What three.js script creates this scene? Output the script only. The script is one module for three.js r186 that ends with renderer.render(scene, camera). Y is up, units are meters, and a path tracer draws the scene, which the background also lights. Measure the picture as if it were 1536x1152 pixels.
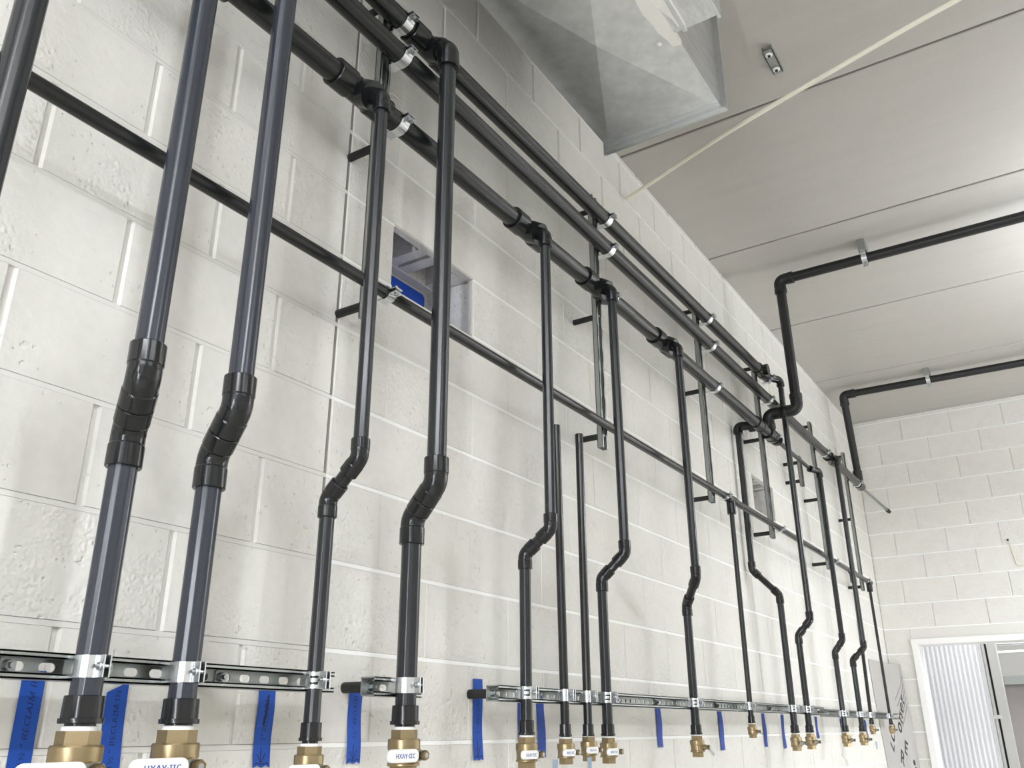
import * as THREE from 'three';
import { mergeGeometries, toCreasedNormals } from 'three/addons/utils/BufferGeometryUtils.js';
import { RoundedBoxGeometry } from 'three/addons/geometries/RoundedBoxGeometry.js';
import { RectAreaLightUniformsLib } from 'three/addons/lights/RectAreaLightUniformsLib.js';

/* ---------- camera, exposure, lamps ---------- */
const H = 1.6256;                       // height above the floor of the block course used as level zero below
const scene = new THREE.Scene();
scene.background = new THREE.Color(0x20211f);
const camera = new THREE.PerspectiveCamera(47.54, 1536 / 1152, 0.05, 60);
{ // world axes: X along the pipe wall, Y up, Z out of the wall into the room
  const right = new THREE.Vector3(0.54002, -0.003844, 0.841642);
  const down = new THREE.Vector3(0.30819, -0.929634, -0.201989);
  const fwd = new THREE.Vector3(0.783196, 0.368464, -0.500838);
  const m = new THREE.Matrix4().makeBasis(right, down.clone().negate(), fwd.clone().negate());
  camera.quaternion.setFromRotationMatrix(m);
  camera.position.set(0, 0.031 + H, 1.4916);
}
const renderer = new THREE.WebGLRenderer({ antialias: true });
renderer.toneMapping = THREE.LinearToneMapping;
renderer.toneMappingExposure = 2.2;
renderer.shadowMap.enabled = true;
RectAreaLightUniformsLib.init();
const LAMP = { glow: 3, colour: 0xf3f7ff };
// added strip lamps: x, y, z, length, light downwards, light upwards
const ADDED_LAMPS = [[-1.5, 2.1, 2.3, 1.8, 90, 170], [0.6, 2.15, 3.8, 1.2, 40, 20], [5.2, 2.05, 2.7, 1.2, 8, 110], [7.2, 1.95, 3.8, 1.2, 215, 40]];
const WORK = { at: [5.7, -0.55, 3.3], aim: [8.2, 1.4, 0.8], power: 9, w: .8, h: .6 };
const ADDED_FAR_LAMP = 190;
const ADDED_STICK = { at: [-2.5, 0.1, 1.55], power: 70, w: .07, h: 2.5 };

/* ---------- helpers ---------- */
let seed = 7;
const rnd = () => { seed |= 0; seed = seed + 0x6D2B79F5 | 0; let t = Math.imul(seed ^ seed >>> 15, 1 | seed); t = t + Math.imul(t ^ t >>> 7, 61 | t) ^ t; return ((t ^ t >>> 14) >>> 0) / 4294967296; };
const rr = (a, b) => a + (b - a) * rnd();
const V = (x, y, z) => new THREE.Vector3(x, y + H, z);       // point in wall coordinates
const D = (x, y, z) => new THREE.Vector3(x, y, z);           // direction
const used = {};
const numbered = n => { const k = used[n] = (used[n] ?? -1) + 1; return k ? `${n}_${String(k).padStart(3, '0')}` : n; };
function tag(o, label, category, group) { o.userData.label = label; o.userData.category = category; if (group) o.userData.group = group; return o; }
function thing(name, base, label, category, group) { const g = new THREE.Group(); g.name = numbered(name); g.position.copy(base); scene.add(g); tag(g, label, category, group); return g; }
const origin = o => { const p = new THREE.Vector3(); for (let q = o; q && q !== scene; q = q.parent) p.add(q.position); return p; };
function shade(m) { m.castShadow = m.receiveShadow = true; return m; }
const prep = g => { g = g.index ? g.toNonIndexed() : g; for (const k of Object.keys(g.attributes)) if (!['position', 'normal', 'uv'].includes(k)) g.deleteAttribute(k); if (!g.attributes.uv) g.setAttribute('uv', new THREE.BufferAttribute(new Float32Array(g.attributes.position.count * 2), 2)); return g; };
const merge = a => a.length === 1 ? a[0] : mergeGeometries(a.map(prep));
function part(parent, name, geos, mat, label) {              // geometries come in world coordinates
  const g = merge([geos].flat()); const o = origin(parent); g.translate(-o.x, -o.y, -o.z);
  const m = shade(new THREE.Mesh(g, mat)); m.name = numbered(name); parent.add(m); if (label) m.userData.label = label; return m;
}
function structure(name, geos, mat) { const m = shade(new THREE.Mesh(merge([geos].flat()), mat)); m.name = name; m.userData.kind = 'structure'; scene.add(m); return m; }
const box = (x0, x1, y0, y1, z0, z1, bev = 0) => { const w = x1 - x0, h = y1 - y0, d = z1 - z0; const g = bev ? new RoundedBoxGeometry(w, h, d, 1, bev) : new THREE.BoxGeometry(w, h, d); return g.translate((x0 + x1) / 2, (y0 + y1) / 2 + H, (z0 + z1) / 2); };
// polyline with rounded corners
function route(pts, bend, n = 7) {
  const out = [pts[0].clone()];
  for (let i = 1; i < pts.length - 1; i++) {
    const a = pts[i - 1], c = pts[i], b = pts[i + 1];
    const u = a.clone().sub(c), v = b.clone().sub(c); const lu = u.length(), lv = v.length(); u.normalize(); v.normalize();
    const half = Math.acos(THREE.MathUtils.clamp(u.dot(v), -1, 1)) / 2; let t = bend / Math.tan(half); t = Math.min(t, lu * .98, lv * .98);
    const R = t * Math.tan(half), p0 = c.clone().addScaledVector(u, t), bis = u.clone().add(v).normalize(), o = c.clone().addScaledVector(bis, R / Math.sin(half));
    const e0 = p0.clone().sub(o), e1 = c.clone().addScaledVector(v, t).sub(o), ang = e0.angleTo(e1), ax = e0.clone().cross(e1).normalize();
    for (let k = 0; k <= n; k++) out.push(e0.clone().applyAxisAngle(ax, ang * k / n).add(o));
  }
  out.push(pts[pts.length - 1].clone()); return out;
}
// sweep circles along a centre line; stations are [point, radius]; repeated points make steps
function sweep(st, seg = 28, crease = .27) {
  const P = st.map(s => s[0]), n = P.length, T = [];
  for (let i = 0; i < n; i++) { let a = i, b = i; while (a > 0 && P[a].distanceTo(P[i]) < 1e-7) a--; while (b < n - 1 && P[b].distanceTo(P[i]) < 1e-7) b++; if (P[a].distanceTo(P[i]) < 1e-7) a = i; if (P[b].distanceTo(P[i]) < 1e-7) b = i; T.push(P[b].clone().sub(P[a]).normalize()); }
  let N = Math.abs(T[0].y) < .9 ? D(0, 1, 0) : D(1, 0, 0); N.sub(T[0].clone().multiplyScalar(N.dot(T[0]))).normalize();
  const pos = [], uv = [], idx = []; let L = 0;
  for (let i = 0; i < n; i++) {
    if (i) { const c = T[i - 1].clone().cross(T[i]); if (c.length() > 1e-6) N.applyAxisAngle(c.clone().normalize(), T[i - 1].angleTo(T[i])); L += P[i].distanceTo(P[i - 1]) + Math.abs(st[i][1] - st[i - 1][1]); }
    const Bn = T[i].clone().cross(N);
    for (let k = 0; k <= seg; k++) { const a = k / seg * 2 * Math.PI, r = st[i][1]; pos.push(P[i].x + r * (Math.cos(a) * N.x + Math.sin(a) * Bn.x), P[i].y + r * (Math.cos(a) * N.y + Math.sin(a) * Bn.y), P[i].z + r * (Math.cos(a) * N.z + Math.sin(a) * Bn.z)); uv.push(k / seg * .15, L); }
  }
  const w = seg + 1; for (let i = 0; i < n - 1; i++) for (let k = 0; k < seg; k++) { const a = i * w + k, b = a + w; idx.push(a, a + 1, b, b, a + 1, b + 1); }
  for (const [i, s] of [[0, 1], [n - 1, -1]]) { const c = pos.length / 3; pos.push(P[i].x, P[i].y, P[i].z); uv.push(.07, 0); for (let k = 0; k < seg; k++) { const a = i * w + k; s > 0 ? idx.push(c, a + 1, a) : idx.push(c, a, a + 1); } }
  const g = new THREE.BufferGeometry(); g.setAttribute('position', new THREE.Float32BufferAttribute(pos, 3)); g.setAttribute('uv', new THREE.Float32BufferAttribute(uv, 2)); g.setIndex(idx);
  return toCreasedNormals(g.toNonIndexed(), crease);
}
const tube = (a, b, r, seg = 24, bev = 0) => { const d = b.clone().sub(a).normalize(); return sweep(bev ? [[a, r - bev], [a.clone().addScaledVector(d, bev), r], [b.clone().addScaledVector(d, -bev), r], [b, r - bev]] : [[a, r], [b, r]], seg, .6); };
// pipe fitting: tube along a route with slightly thicker socket rims
function fitting(pts, r, bend, sock, seg = 28) {
  const P = route(pts, bend, 8); const a = P[0], b = P[P.length - 1], da = P[1].clone().sub(a).normalize(), db = P[P.length - 2].clone().sub(b).normalize();
  const la = Math.min(sock, P[1].distanceTo(a) * .9), lb = Math.min(sock, P[P.length - 2].distanceTo(b) * .9), q = .0015, body = r * .955;
  const A = l => a.clone().addScaledVector(da, l), B = l => b.clone().addScaledVector(db, l);
  return sweep([[A(0), r - q], [A(q), r], [A(la - q * 2), r], [A(la), body], ...P.slice(1, -1).map(p => [p, body]), [B(lb), body], [B(lb - q * 2), r], [B(q), r], [B(0), r - q]], seg);
}
// extrude a 2D outline: u,v axes span the outline, depth goes along w
function prism(outline, o, u, v, depth, holes = [], bev = 0) {
  const s = new THREE.Shape(outline.map(p => new THREE.Vector2(p[0], p[1]))); for (const h of holes) s.holes.push(new THREE.Path(h.map(p => new THREE.Vector2(p[0], p[1]))));
  const g = new THREE.ExtrudeGeometry(s, { depth: depth - 2 * bev, bevelEnabled: bev > 0, bevelThickness: bev, bevelSize: bev, bevelOffset: -bev, bevelSegments: 1, curveSegments: 8 }); if (bev) g.translate(0, 0, bev);
  const w = u.clone().cross(v); g.applyMatrix4(new THREE.Matrix4().makeBasis(u, v, w).setPosition(o)); return g;
}
const X = D(1, 0, 0), Y = D(0, 1, 0), Z = D(0, 0, 1);
const hexPrism = (c, axis, r, len, bev = .001) => { const g = new THREE.CylinderGeometry(r, r, len, 6); const f = g.toNonIndexed(); f.computeVertexNormals(); f.rotateY(-.12); f.applyQuaternion(new THREE.Quaternion().setFromUnitVectors(Y, axis)); return f.translate(c.x, c.y, c.z); };
const roundRect = (w, h, r, n = 4) => { const o = []; for (const [cx, cy, a0] of [[w / 2 - r, h / 2 - r, 0], [-w / 2 + r, h / 2 - r, 90], [-w / 2 + r, -h / 2 + r, 180], [w / 2 - r, -h / 2 + r, 270]]) for (let k = 0; k <= n; k++) { const a = (a0 + 90 * k / n) * Math.PI / 180; o.push([cx + r * Math.cos(a), cy + r * Math.sin(a)]); } return o; };
function boxUV(g, axisU, axisV) { g.computeBoundingBox(); const b = g.boundingBox, p = g.attributes.position, uv = g.attributes.uv; for (let i = 0; i < p.count; i++) { const q = D(p.getX(i), p.getY(i), p.getZ(i)).sub(b.min), s = b.max.clone().sub(b.min); uv.setXY(i, q[axisU] / s[axisU], q[axisV] / s[axisV]); } return g; }

/* ---------- textures ---------- */
function lattice(n, s) { let q = s >>> 0; const a = new Float32Array(n * n); for (let i = 0; i < n * n; i++) { q = Math.imul(q, 1664525) + 1013904223 >>> 0; a[i] = q / 4294967296; } return a; }
function addNoise(buf, W, cells, amp, s, cellsY = cells) {     // tileable value noise
  const n = Math.max(cells, cellsY), L = lattice(n, s);
  const xs = new Float32Array(W), xi = new Int32Array(W), ys = new Float32Array(W), yi = new Int32Array(W);
  for (let i = 0; i < W; i++) { let f = i / W * cells; xi[i] = f | 0; f -= xi[i]; xs[i] = f * f * (3 - 2 * f); f = i / W * cellsY; yi[i] = f | 0; f -= yi[i]; ys[i] = f * f * (3 - 2 * f); }
  for (let j = 0; j < W; j++) { const r0 = yi[j] * n, r1 = (yi[j] + 1) % cellsY * n, fy = ys[j]; for (let i = 0; i < W; i++) { const a = xi[i], b = (a + 1) % cells, fx = xs[i]; const t = L[r0 + a] * (1 - fx) + L[r0 + b] * fx, u = L[r1 + a] * (1 - fx) + L[r1 + b] * fx; buf[j * W + i] += amp * (t * (1 - fy) + u * fy - .5); } }
}
function texOf(buf, W, fn, srgb) { const d = new Uint8Array(W * W * 4); for (let i = 0; i < W * W; i++) { const c = fn(buf[i], i); d[i * 4] = c[0]; d[i * 4 + 1] = c[1]; d[i * 4 + 2] = c[2]; d[i * 4 + 3] = 255; } const t = new THREE.DataTexture(d, W, W); t.magFilter = THREE.LinearFilter; t.minFilter = THREE.LinearMipmapLinearFilter; t.generateMipmaps = true; t.wrapS = t.wrapT = THREE.RepeatWrapping; if (srgb) t.colorSpace = THREE.SRGBColorSpace; t.needsUpdate = true; return t; }
const clamp8 = v => v < 0 ? 0 : v > 255 ? 255 : v;
const TILE = 2.4;
const blockBump = (() => {
  const W = 2048, b = new Float32Array(W * W), m = new Float32Array(W * W), f = new Float32Array(W * W);
  addNoise(m, W, 9, 1, 11); addNoise(m, W, 23, .7, 12); addNoise(m, W, 60, .35, 13);          // where the face is rough
  addNoise(f, W, 420, .8, 14); addNoise(f, W, 260, .8, 15); addNoise(f, W, 800, .3, 16);
  addNoise(b, W, 90, .10, 17); addNoise(b, W, 300, .07, 18); addNoise(b, W, 700, .05, 20);
  for (let i = 0; i < W * W; i++) { const rough = THREE.MathUtils.smoothstep(m[i], -.15, .5); b[i] += f[i] * (.09 + .5 * rough); const pit = f[i] < -.62 + .1 * (1 - rough) && m[i] > -.1 ? 1 : 0; b[i] -= pit * .35; }
  return texOf(b, W, v => { const c = clamp8(150 + v * 130); return [c, c, c]; });
})();
const blockTone = (() => { const W = 512, b = new Float32Array(W * W); addNoise(b, W, 8, .5, 31); addNoise(b, W, 40, .5, 32); addNoise(b, W, 160, .6, 33); return texOf(b, W, v => { const k = 1 + v * .035; return [clamp8(226 * k), clamp8(224 * k), clamp8(217 * k)]; }, true); })();
const rawTone = (() => { const W = 256, b = new Float32Array(W * W); addNoise(b, W, 12, .5, 81); addNoise(b, W, 64, .8, 82); addNoise(b, W, 128, .9, 83); return texOf(b, W, v => { const k = v < -.5 ? .75 : 1 + v * .05; return [clamp8(228 * k), clamp8(226 * k), clamp8(222 * k)]; }, true); })();
const deckTone = (() => { const W = 512, b = new Float32Array(W * W); addNoise(b, W, 40, .8, 41, 3); addNoise(b, W, 110, .5, 42, 7); addNoise(b, W, 24, .5, 43); addNoise(b, W, 256, .4, 44); return texOf(b, W, v => { const k = 1 + v * .022; return [clamp8(216 * k), clamp8(213 * k), clamp8(207 * k)]; }, true); })();
const deckBump = (() => { const W = 512, b = new Float32Array(W * W); addNoise(b, W, 90, .6, 51, 5); addNoise(b, W, 200, .4, 52); return texOf(b, W, v => { const c = clamp8(128 + v * 120); return [c, c, c]; }); })();
const zincTone = (() => { const W = 256, b = new Float32Array(W * W); addNoise(b, W, 22, .9, 61); addNoise(b, W, 60, .6, 62); return texOf(b, W, v => { const k = 1 + v * .08; return [clamp8(222 * k), clamp8(224 * k), clamp8(225 * k)]; }, true); })();
const zincRough = (() => { const W = 256, b = new Float32Array(W * W); addNoise(b, W, 26, .9, 63); addNoise(b, W, 6, .8, 64); return texOf(b, W, v => { const c = clamp8(84 + v * 18); return [c, c, c]; }); })();
const scuff = (() => { const W = 512, b = new Float32Array(W * W); addNoise(b, W, 10, .5, 71, 60); addNoise(b, W, 200, .5, 72, 12); addNoise(b, W, 60, .5, 73); return b; })();
const pvcRough = texOf(scuff, 512, v => { const c = clamp8(150 + v * 14); return [c, c, c]; });
function drawn(w, h, fn) { const c = document.createElement('canvas'); c.width = w; c.height = h; fn(c.getContext('2d'), w, h); const t = new THREE.CanvasTexture(c); t.colorSpace = THREE.SRGBColorSpace; return t; }

/* ---------- materials ---------- */
const std = (color, roughness, metalness = 0, o = {}) => new THREE.MeshStandardMaterial({ color, roughness, metalness, ...o });
const M = {
  block: std(0xffffff, .62, 0, { map: blockTone, bumpMap: blockBump, bumpScale: .0075 }),
  mortar: std(0xe0ded8, .65), jointWhite: std(0xf9f9f6, .5), raw: std(0xffffff, .8, 0, { map: rawTone, bumpMap: rawTone, bumpScale: .0008 }),
  deck: std(0xd3d2d0, .4, 0, { map: deckTone, bumpMap: deckBump, bumpScale: .0005 }),
  floor: std(0xb5b2aa, .55), white: std(0xe6e4df, .6), frame: std(0xf4f3f0, .4),
  pvcBlue: std(0x30343c, .42, 0, { roughnessMap: pvcRough }), pvc: std(0x232628, .42, 0, { roughnessMap: pvcRough }), pvcDark: std(0x1a1c1c, .44, 0, { roughnessMap: pvcRough }),
  fit: std(0x18191a, .38, 0, { roughnessMap: pvcRough }),
  rubber: std(0x1b1c1d, .55), black: std(0x161718, .42),
  galv: std(0xffffff, 1, 1, { map: zincTone, roughnessMap: zincRough }),
  strut: std(0xa9adaa, .42, 1), strutDark: std(0xa3a6a2, .5, 1),
  zinc: std(0xdfe2e4, .27, 1), bolt: std(0xa9adae, .35, 1),
  brass: std(0xa39272, .38, 1), brassDark: std(0x857558, .42, 1),
  ptfe: std(0xf2f2f0, .7), sleeve: std(0xefefec, .4),
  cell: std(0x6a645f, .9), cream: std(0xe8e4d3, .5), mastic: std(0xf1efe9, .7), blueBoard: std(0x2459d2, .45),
};
for (const k of ['galv']) { M[k].map.repeat.set(1, 1); }

/* ---------- the room ---------- */
const L_END = 8.22, CEIL = 2.675, BH = .2032, BL = .4064, BACK = -4, RIGHT = 6.2, FLOOR = -H;
const OPEN = [[4.165 * BL, 5.165 * BL], [12.165 * BL, 13.165 * BL]];   // two missing blocks in course 6
const CJ = [3.665 * BL, 13.665 * BL];                                   // control joints
const openY = [6 * BH, 7 * BH];
function blockGeo(w, h, bw, bb, uo, vo, depth = .014) {                  // front face at z=0, chamfered rim: bw at the ends, bb at the beds
  const a = w / 2, b = h / 2, p = [[-a, -b, -depth], [a, -b, -depth], [a, b, -depth], [-a, b, -depth], [-a, -b, -bw], [a, -b, -bw], [a, b, -bw], [-a, b, -bw], [-a + bw, -b + bb, 0], [a - bw, -b + bb, 0], [a - bw, b - bb, 0], [-a + bw, b - bb, 0]];
  const q = [[8, 9, 10, 11]]; for (const k of [0, 4]) for (let i = 0; i < 4; i++) q.push([k + i, k + (i + 1) % 4, k + 4 + (i + 1) % 4, k + 4 + i]);
  const pos = [], uv = []; for (const f of q) for (const i of [0, 1, 2, 0, 2, 3]) { const v = p[f[i]]; pos.push(...v); uv.push((v[0] + uo) / TILE, (v[1] + vo) / TILE); }
  const g = new THREE.BufferGeometry(); g.setAttribute('position', new THREE.Float32BufferAttribute(pos, 3)); g.setAttribute('uv', new THREE.Float32BufferAttribute(uv, 2)); g.computeVertexNormals(); return g;
}
const blockCache = {};
function blockVariant(w, h, faint) { const k = `${w.toFixed(3)}_${h.toFixed(3)}_${faint}`; const c = blockCache[k] ??= []; const i = Math.floor(rnd() * 8); return c[i] ??= blockGeo(w, h, faint === 2 ? .0022 : .005, .0011, rr(0, 2.4), rr(0, 2.4)); }
// lay courses between u0 and u1; cb(geometry, u centre, y centre, shown)
function lay(u0, u1, k0, k1, phaseEven, phaseOdd, cuts, skip, cb) {
  for (let k = k0; k <= k1; k++) {
    const y0 = k * BH, y1 = Math.min((k + 1) * BH, CEIL + .004); if (y1 - y0 < .03) continue;
    const ph = k % 2 ? phaseOdd : phaseEven; const js = [u0, u1, ...cuts.filter(c => c > u0 && c < u1)];
    for (let n = Math.ceil((u0 - ph) / BL); ph + n * BL < u1; n++) { const u = ph + n * BL; if (!js.some(j => Math.abs(j - u) < .06)) js.push(u); }
    js.sort((a, b) => a - b);
    for (let i = 0; i < js.length - 1; i++) { const a = js[i], b = js[i + 1]; if (b - a < .04 || skip(a, b, k)) continue; cb(a, b, y0, y1, k); }
  }
}
{ // wall_left: slab with two holes, bed mortar, single blocks
  const outline = [[BACK - .2, FLOOR], [L_END + .2, FLOOR], [L_END + .2, CEIL + .2], [BACK - .2, CEIL + .2]];
  const holes = OPEN.map(([a, b]) => [[a - .045, openY[0] - .03], [a - .045, openY[1] + .06], [b + .045, openY[1] + .06], [b + .045, openY[0] - .03]]);
  const slab = prism(outline, V(0, 0, -.036), X, Y, .03, holes);
  const wall = structure('wall_left', [slab], M.mortar);
  part(wall, 'outer_shell', [box(BACK - .2, L_END + .2, FLOOR, CEIL + .2, -.46, -.42)], M.mortar);
  const fill = [], beds = [], heads = [], whites = [];
  // struck bed joints: the mortar slopes back from the lower block to the upper one
  const bed = (x0, x1, y, d) => prism([[-.02, y - .006], [-.0002, y - .0052], [-d, y + .0046], [-.02, y + .0052]], V(x0, 0, 0), Z, Y, -(x1 - x0));
  for (let k = -8; k <= 13; k++) { const y = k * BH; for (const [a, b, d] of [[BACK, CJ[0], .0007], [CJ[0], CJ[1], .0014], [CJ[1], L_END, .0014]]) { const cuts = (k === 6 || k === 7) ? OPEN.filter(o => o[0] > a && o[0] < b) : []; let u = a; for (const o of cuts) { (a < 0 ? beds : whites).push(bed(u, o[0], y, d)); u = o[1]; } (a < 0 ? beds : whites).push(bed(u, b, y, d)); } }
  part(wall, 'bed_mortar', whites, M.jointWhite, 'smooth whiter bed joints');
  part(wall, 'bed_mortar', beds, M.mortar);
  lay(BACK, L_END, -8, 13, .165 * BL, .665 * BL, CJ, (a, b, k) => k === 6 && OPEN.some(o => (a + b) / 2 > o[0] && (a + b) / 2 < o[1]), (a, b, y0, y1, k) => {
    const smooth = b > CJ[0] + .01 && k < 10, g = blockVariant(b - a - (smooth ? .006 : .009), y1 - y0 - .0095, smooth ? 2 : 1), cx = (a + b) / 2, cy = (y0 + y1) / 2 + H;
    if (smooth && !CJ.some(c => Math.abs(c - a) < .01)) heads.push(box(a - .005, a + .005, y0 + .003, y1 - .003, -.02, -.0021));
    if (b > .5 && k >= -2) { const m = shade(new THREE.Mesh(g, M.block)); m.name = numbered('block'); m.position.set(cx, cy, rr(-.0009, .0006)); m.rotation.set(rr(-.003, .003), rr(-.002, .002), 0); wall.add(m); }
    else fill.push(g.clone().translate(cx, cy, 0));
  });
  const f = part(wall, 'block_field', fill, M.block); f.userData.kind = 'stuff';
  part(wall, 'head_mortar', heads, M.mortar);
  for (const c of CJ) part(wall, 'control_joint', [box(c - .0045, c + .0045, FLOOR, openY[0] - .2, -.02, -.004), box(c - .0045, c + .0045, openY[0] - .2, CEIL, -.02, -.004)], std(0x8f8c86, .8), 'grey sealant in the control joint');
  // hollow cells seen through each missing block
  for (const [i, [a, b]] of OPEN.entries()) {
    const mid = (a + b) / 2, y0 = openY[0], y1 = openY[1], back = -.2;
    part(wall, 'block_end', [box(b + .0035, b + .04, y0 - .02, y1 + .002, back + .001, -.0045), box(a - .04, a - .0035, y0 - .02, y1 + .002, back + .001, -.0045)], M.raw);
    part(wall, 'block_ledge', [box(a - .034, b + .034, y0 - .04, y0 - .003, back + .002, -.0045)], M.mortar);
    // underside of the course above: face shell, back shell, webs between the cells
    part(wall, 'web', [box(a - .044, b + .044, y1 + .0025, y1 + .17, -.03, -.0045), box(a - .05, b + .05, y1 + .0022, y1 + .17, back + .0015, back + .035), box(mid - .05, mid - .008, y1 + .004, y1 + .16, back + .03, -.03), box(mid + .01, mid + .055, y1 + .005, y1 + .16, back + .03, -.03), box(a - .048, a - .01, y1 + .004, y1 + .16, back + .01, -.03), box(b - .05, b + .048, y1 + .005, y1 + .16, back + .03, -.03)], M.raw);
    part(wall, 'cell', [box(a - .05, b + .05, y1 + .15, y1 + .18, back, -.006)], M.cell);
    part(wall, 'back_shell', [box(a - .05, b + .05, y0 - .05, y1 + .01, back - .03, back)], M.mortar);
    if (i === 0) part(wall, 'insulation_board', [prism(roundRect(.46, .205, .016), V(b - .244, y0 + .092, back + .0005), X, Y, .004)], M.blueBoard, 'bright blue board at the back of the hole');
    else part(wall, 'slat', [box(a + .04, a + .1, y0, y1, back, back + .02), box(a + .115, b, y0, y1, back, back + .025)], M.white);
  }
}
const DOOR = { z0: .215, z1: 1.9, top: .715 };
{ // wall_far: end wall with a doorway
  const hole = [[DOOR.z0, FLOOR], [DOOR.z0, DOOR.top], [DOOR.z1, DOOR.top], [DOOR.z1, FLOOR]];
  const outline = [[-.2, FLOOR], [DOOR.z0, FLOOR], [DOOR.z0, DOOR.top], [DOOR.z1, DOOR.top], [DOOR.z1, FLOOR], [RIGHT + .2, FLOOR], [RIGHT + .2, CEIL + .2], [-.2, CEIL + .2]];
  // outline plane: u = +Z, v = +Y; extruding along Z x Y = -X
  const slab = prism(outline, V(L_END + .2, 0, 0), Z, Y, .194);
  const wall = structure('wall_far', [slab], M.mortar);
  const bed = (z0, z1, y) => prism([[-.02, y - .006], [-.0002, y - .0052], [-.0014, y + .0046], [-.02, y + .0052]], V(L_END, 0, z0), D(-1, 0, 0), Y, -(z1 - z0));
  const beds = []; for (let k = -8; k <= 13; k++) { const y = k * BH; if (y < DOOR.top) { beds.push(bed(0, DOOR.z0, y), bed(DOOR.z1, RIGHT, y)); } else beds.push(bed(0, RIGHT, y)); }
  part(wall, 'bed_mortar', beds, M.jointWhite);
  const fill = [];
  for (const [ka, kb, cuts] of [[-8, 3, [DOOR.z0, DOOR.z1]], [4, 13, []]]) lay(0, RIGHT, ka, kb, .02 * BL, .52 * BL, cuts, (a, b, k) => (a + b) / 2 > DOOR.z0 && (a + b) / 2 < DOOR.z1 && (k + .5) * BH < DOOR.top, (a, b, y0, y1, k) => {
    const g = blockVariant(b - a - .007, y1 - y0 - .0095, 2), cz = (a + b) / 2, cy = (y0 + y1) / 2 + H;
    if (a < 1.75 && k >= -2) { const m = shade(new THREE.Mesh(g, M.block)); m.name = numbered('block'); m.position.set(L_END + rr(-.0006, .0009), cy, cz); m.rotation.y = -Math.PI / 2; wall.add(m); }
    else fill.push(g.clone().rotateY(-Math.PI / 2).translate(L_END, cy, cz));
  });
  part(wall, 'block_field', fill, M.block).userData.kind = 'stuff';
  part(wall, 'lintel', [box(L_END - .0003, L_END + .03, DOOR.top - .02, 4 * BH - .005, DOOR.z0 - .003, DOOR.z1 + .003)], M.mortar);
  const door = structure('door_1', [box(L_END - .022, L_END + .21, FLOOR + .002, DOOR.top - .03, DOOR.z0 - .006, DOOR.z0 + .045, .003), box(L_END - .024, L_END + .212, DOOR.top - .04, DOOR.top + .01, DOOR.z0 - .009, DOOR.z1 + .009, .004), box(L_END - .022, L_END + .21, FLOOR + .002, DOOR.top - .03, DOOR.z1 - .045, DOOR.z1 + .006, .003)], M.frame);
}
structure('wall_right', [box(BACK - .2, L_END + .2, FLOOR, CEIL + .2, RIGHT, RIGHT + .2)], M.white);
structure('wall_back', [box(BACK - .2, BACK, FLOOR, CEIL + .2, -.2, RIGHT + .2)], M.white);
structure('floor', [box(BACK - .2, 13.2, FLOOR - .2, FLOOR, -2.2, RIGHT + .2)], M.floor);
{ // ceiling: roof slab with painted deck planks, seams run across the room
  const ceil = structure('ceiling', [box(BACK - .2, L_END + .2, CEIL + .1, CEIL + .3, -.2, RIGHT + .2)], std(0x3a3835, .9));
  const W = 1.2095; const edges = []; for (let n = -6; n <= 4; n++) edges.push(3.345 + n * W); edges.unshift(BACK); edges.push(L_END + .19);
  const step = 3.1;
  for (let i = 0; i < edges.length - 1; i++) {
    const a = edges[i] + .007, b = edges[i + 1] - .007; if (b - a < .1) continue;
    const g = prism([[a + .004, CEIL], [b - .004, CEIL], [b, CEIL + .004], [b, CEIL + .1], [a, CEIL + .1], [a, CEIL + .004]], V(0, 0, -.19), X, Y, RIGHT + .19);
    const p = g.attributes.position, uv = g.attributes.uv, off = rr(0, 3); for (let j = 0; j < p.count; j++) uv.setXY(j, (p.getX(j) + off) / 1.6, (p.getZ(j) + off) / 1.6);
    part(ceil, 'plank', [g], M.deck);
  }
}
/* room beyond the doorway */
{
  structure('wall_beyond_left', [box(L_END + .2, 13, FLOOR, CEIL, -2.2, -2)], M.white);
  structure('wall_beyond_back', [box(12.8, 13, FLOOR, CEIL, -2.2, RIGHT)], M.white);
  structure('wall_beyond_right', [box(L_END + .2, 13, FLOOR, CEIL, 3.6, 3.8)], M.white);
  structure('ceiling_beyond', [box(L_END + .2, 13.2, CEIL, CEIL + .2, -2.2, RIGHT)], M.white);
}

/* ---------- lamps outside the picture; the strip lamps are added as fill light ---------- */
const glowMat = new THREE.MeshStandardMaterial({ color: 0xffffff, emissive: LAMP.colour, emissiveIntensity: LAMP.glow });
ADDED_LAMPS.forEach(([x, y, z, len, down, up], i) => {
  const t = thing('added_strip_lamp', V(x, y, z), ['added unseen strip lamp nearest the back wall', 'added unseen strip lamp over the camera', 'added unseen strip lamp over the middle of the room', 'added unseen strip lamp near the end wall'][i], 'lamp');
  part(t, 'housing', [box(x - len / 2, x + len / 2, y - .02, y + .02, z - .05, z + .05, .006)], M.frame);
  part(t, 'diffuser', [box(x - len / 2 + .02, x + len / 2 - .02, y - .03, y - .021, z - .045, z + .045)], glowMat);
  part(t, 'upper_diffuser', [box(x - len / 2 + .02, x + len / 2 - .02, y + .021, y + .03, z - .045, z + .045)], glowMat);
  for (const s of [-1, 1]) part(t, 'hanger', [tube(V(x + s * len / 3, y + .02, z), V(x + s * len / 3, CEIL, z), .003, 6)], M.bolt);
  for (const [s, I] of [[-1, down], [1, up]]) { const l = new THREE.RectAreaLight(LAMP.colour, I, len - .06, .09); l.position.copy(V(x, y + s * .034, z)); l.lookAt(V(x, y + s * 2, z)); scene.add(l); }
});
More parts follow.
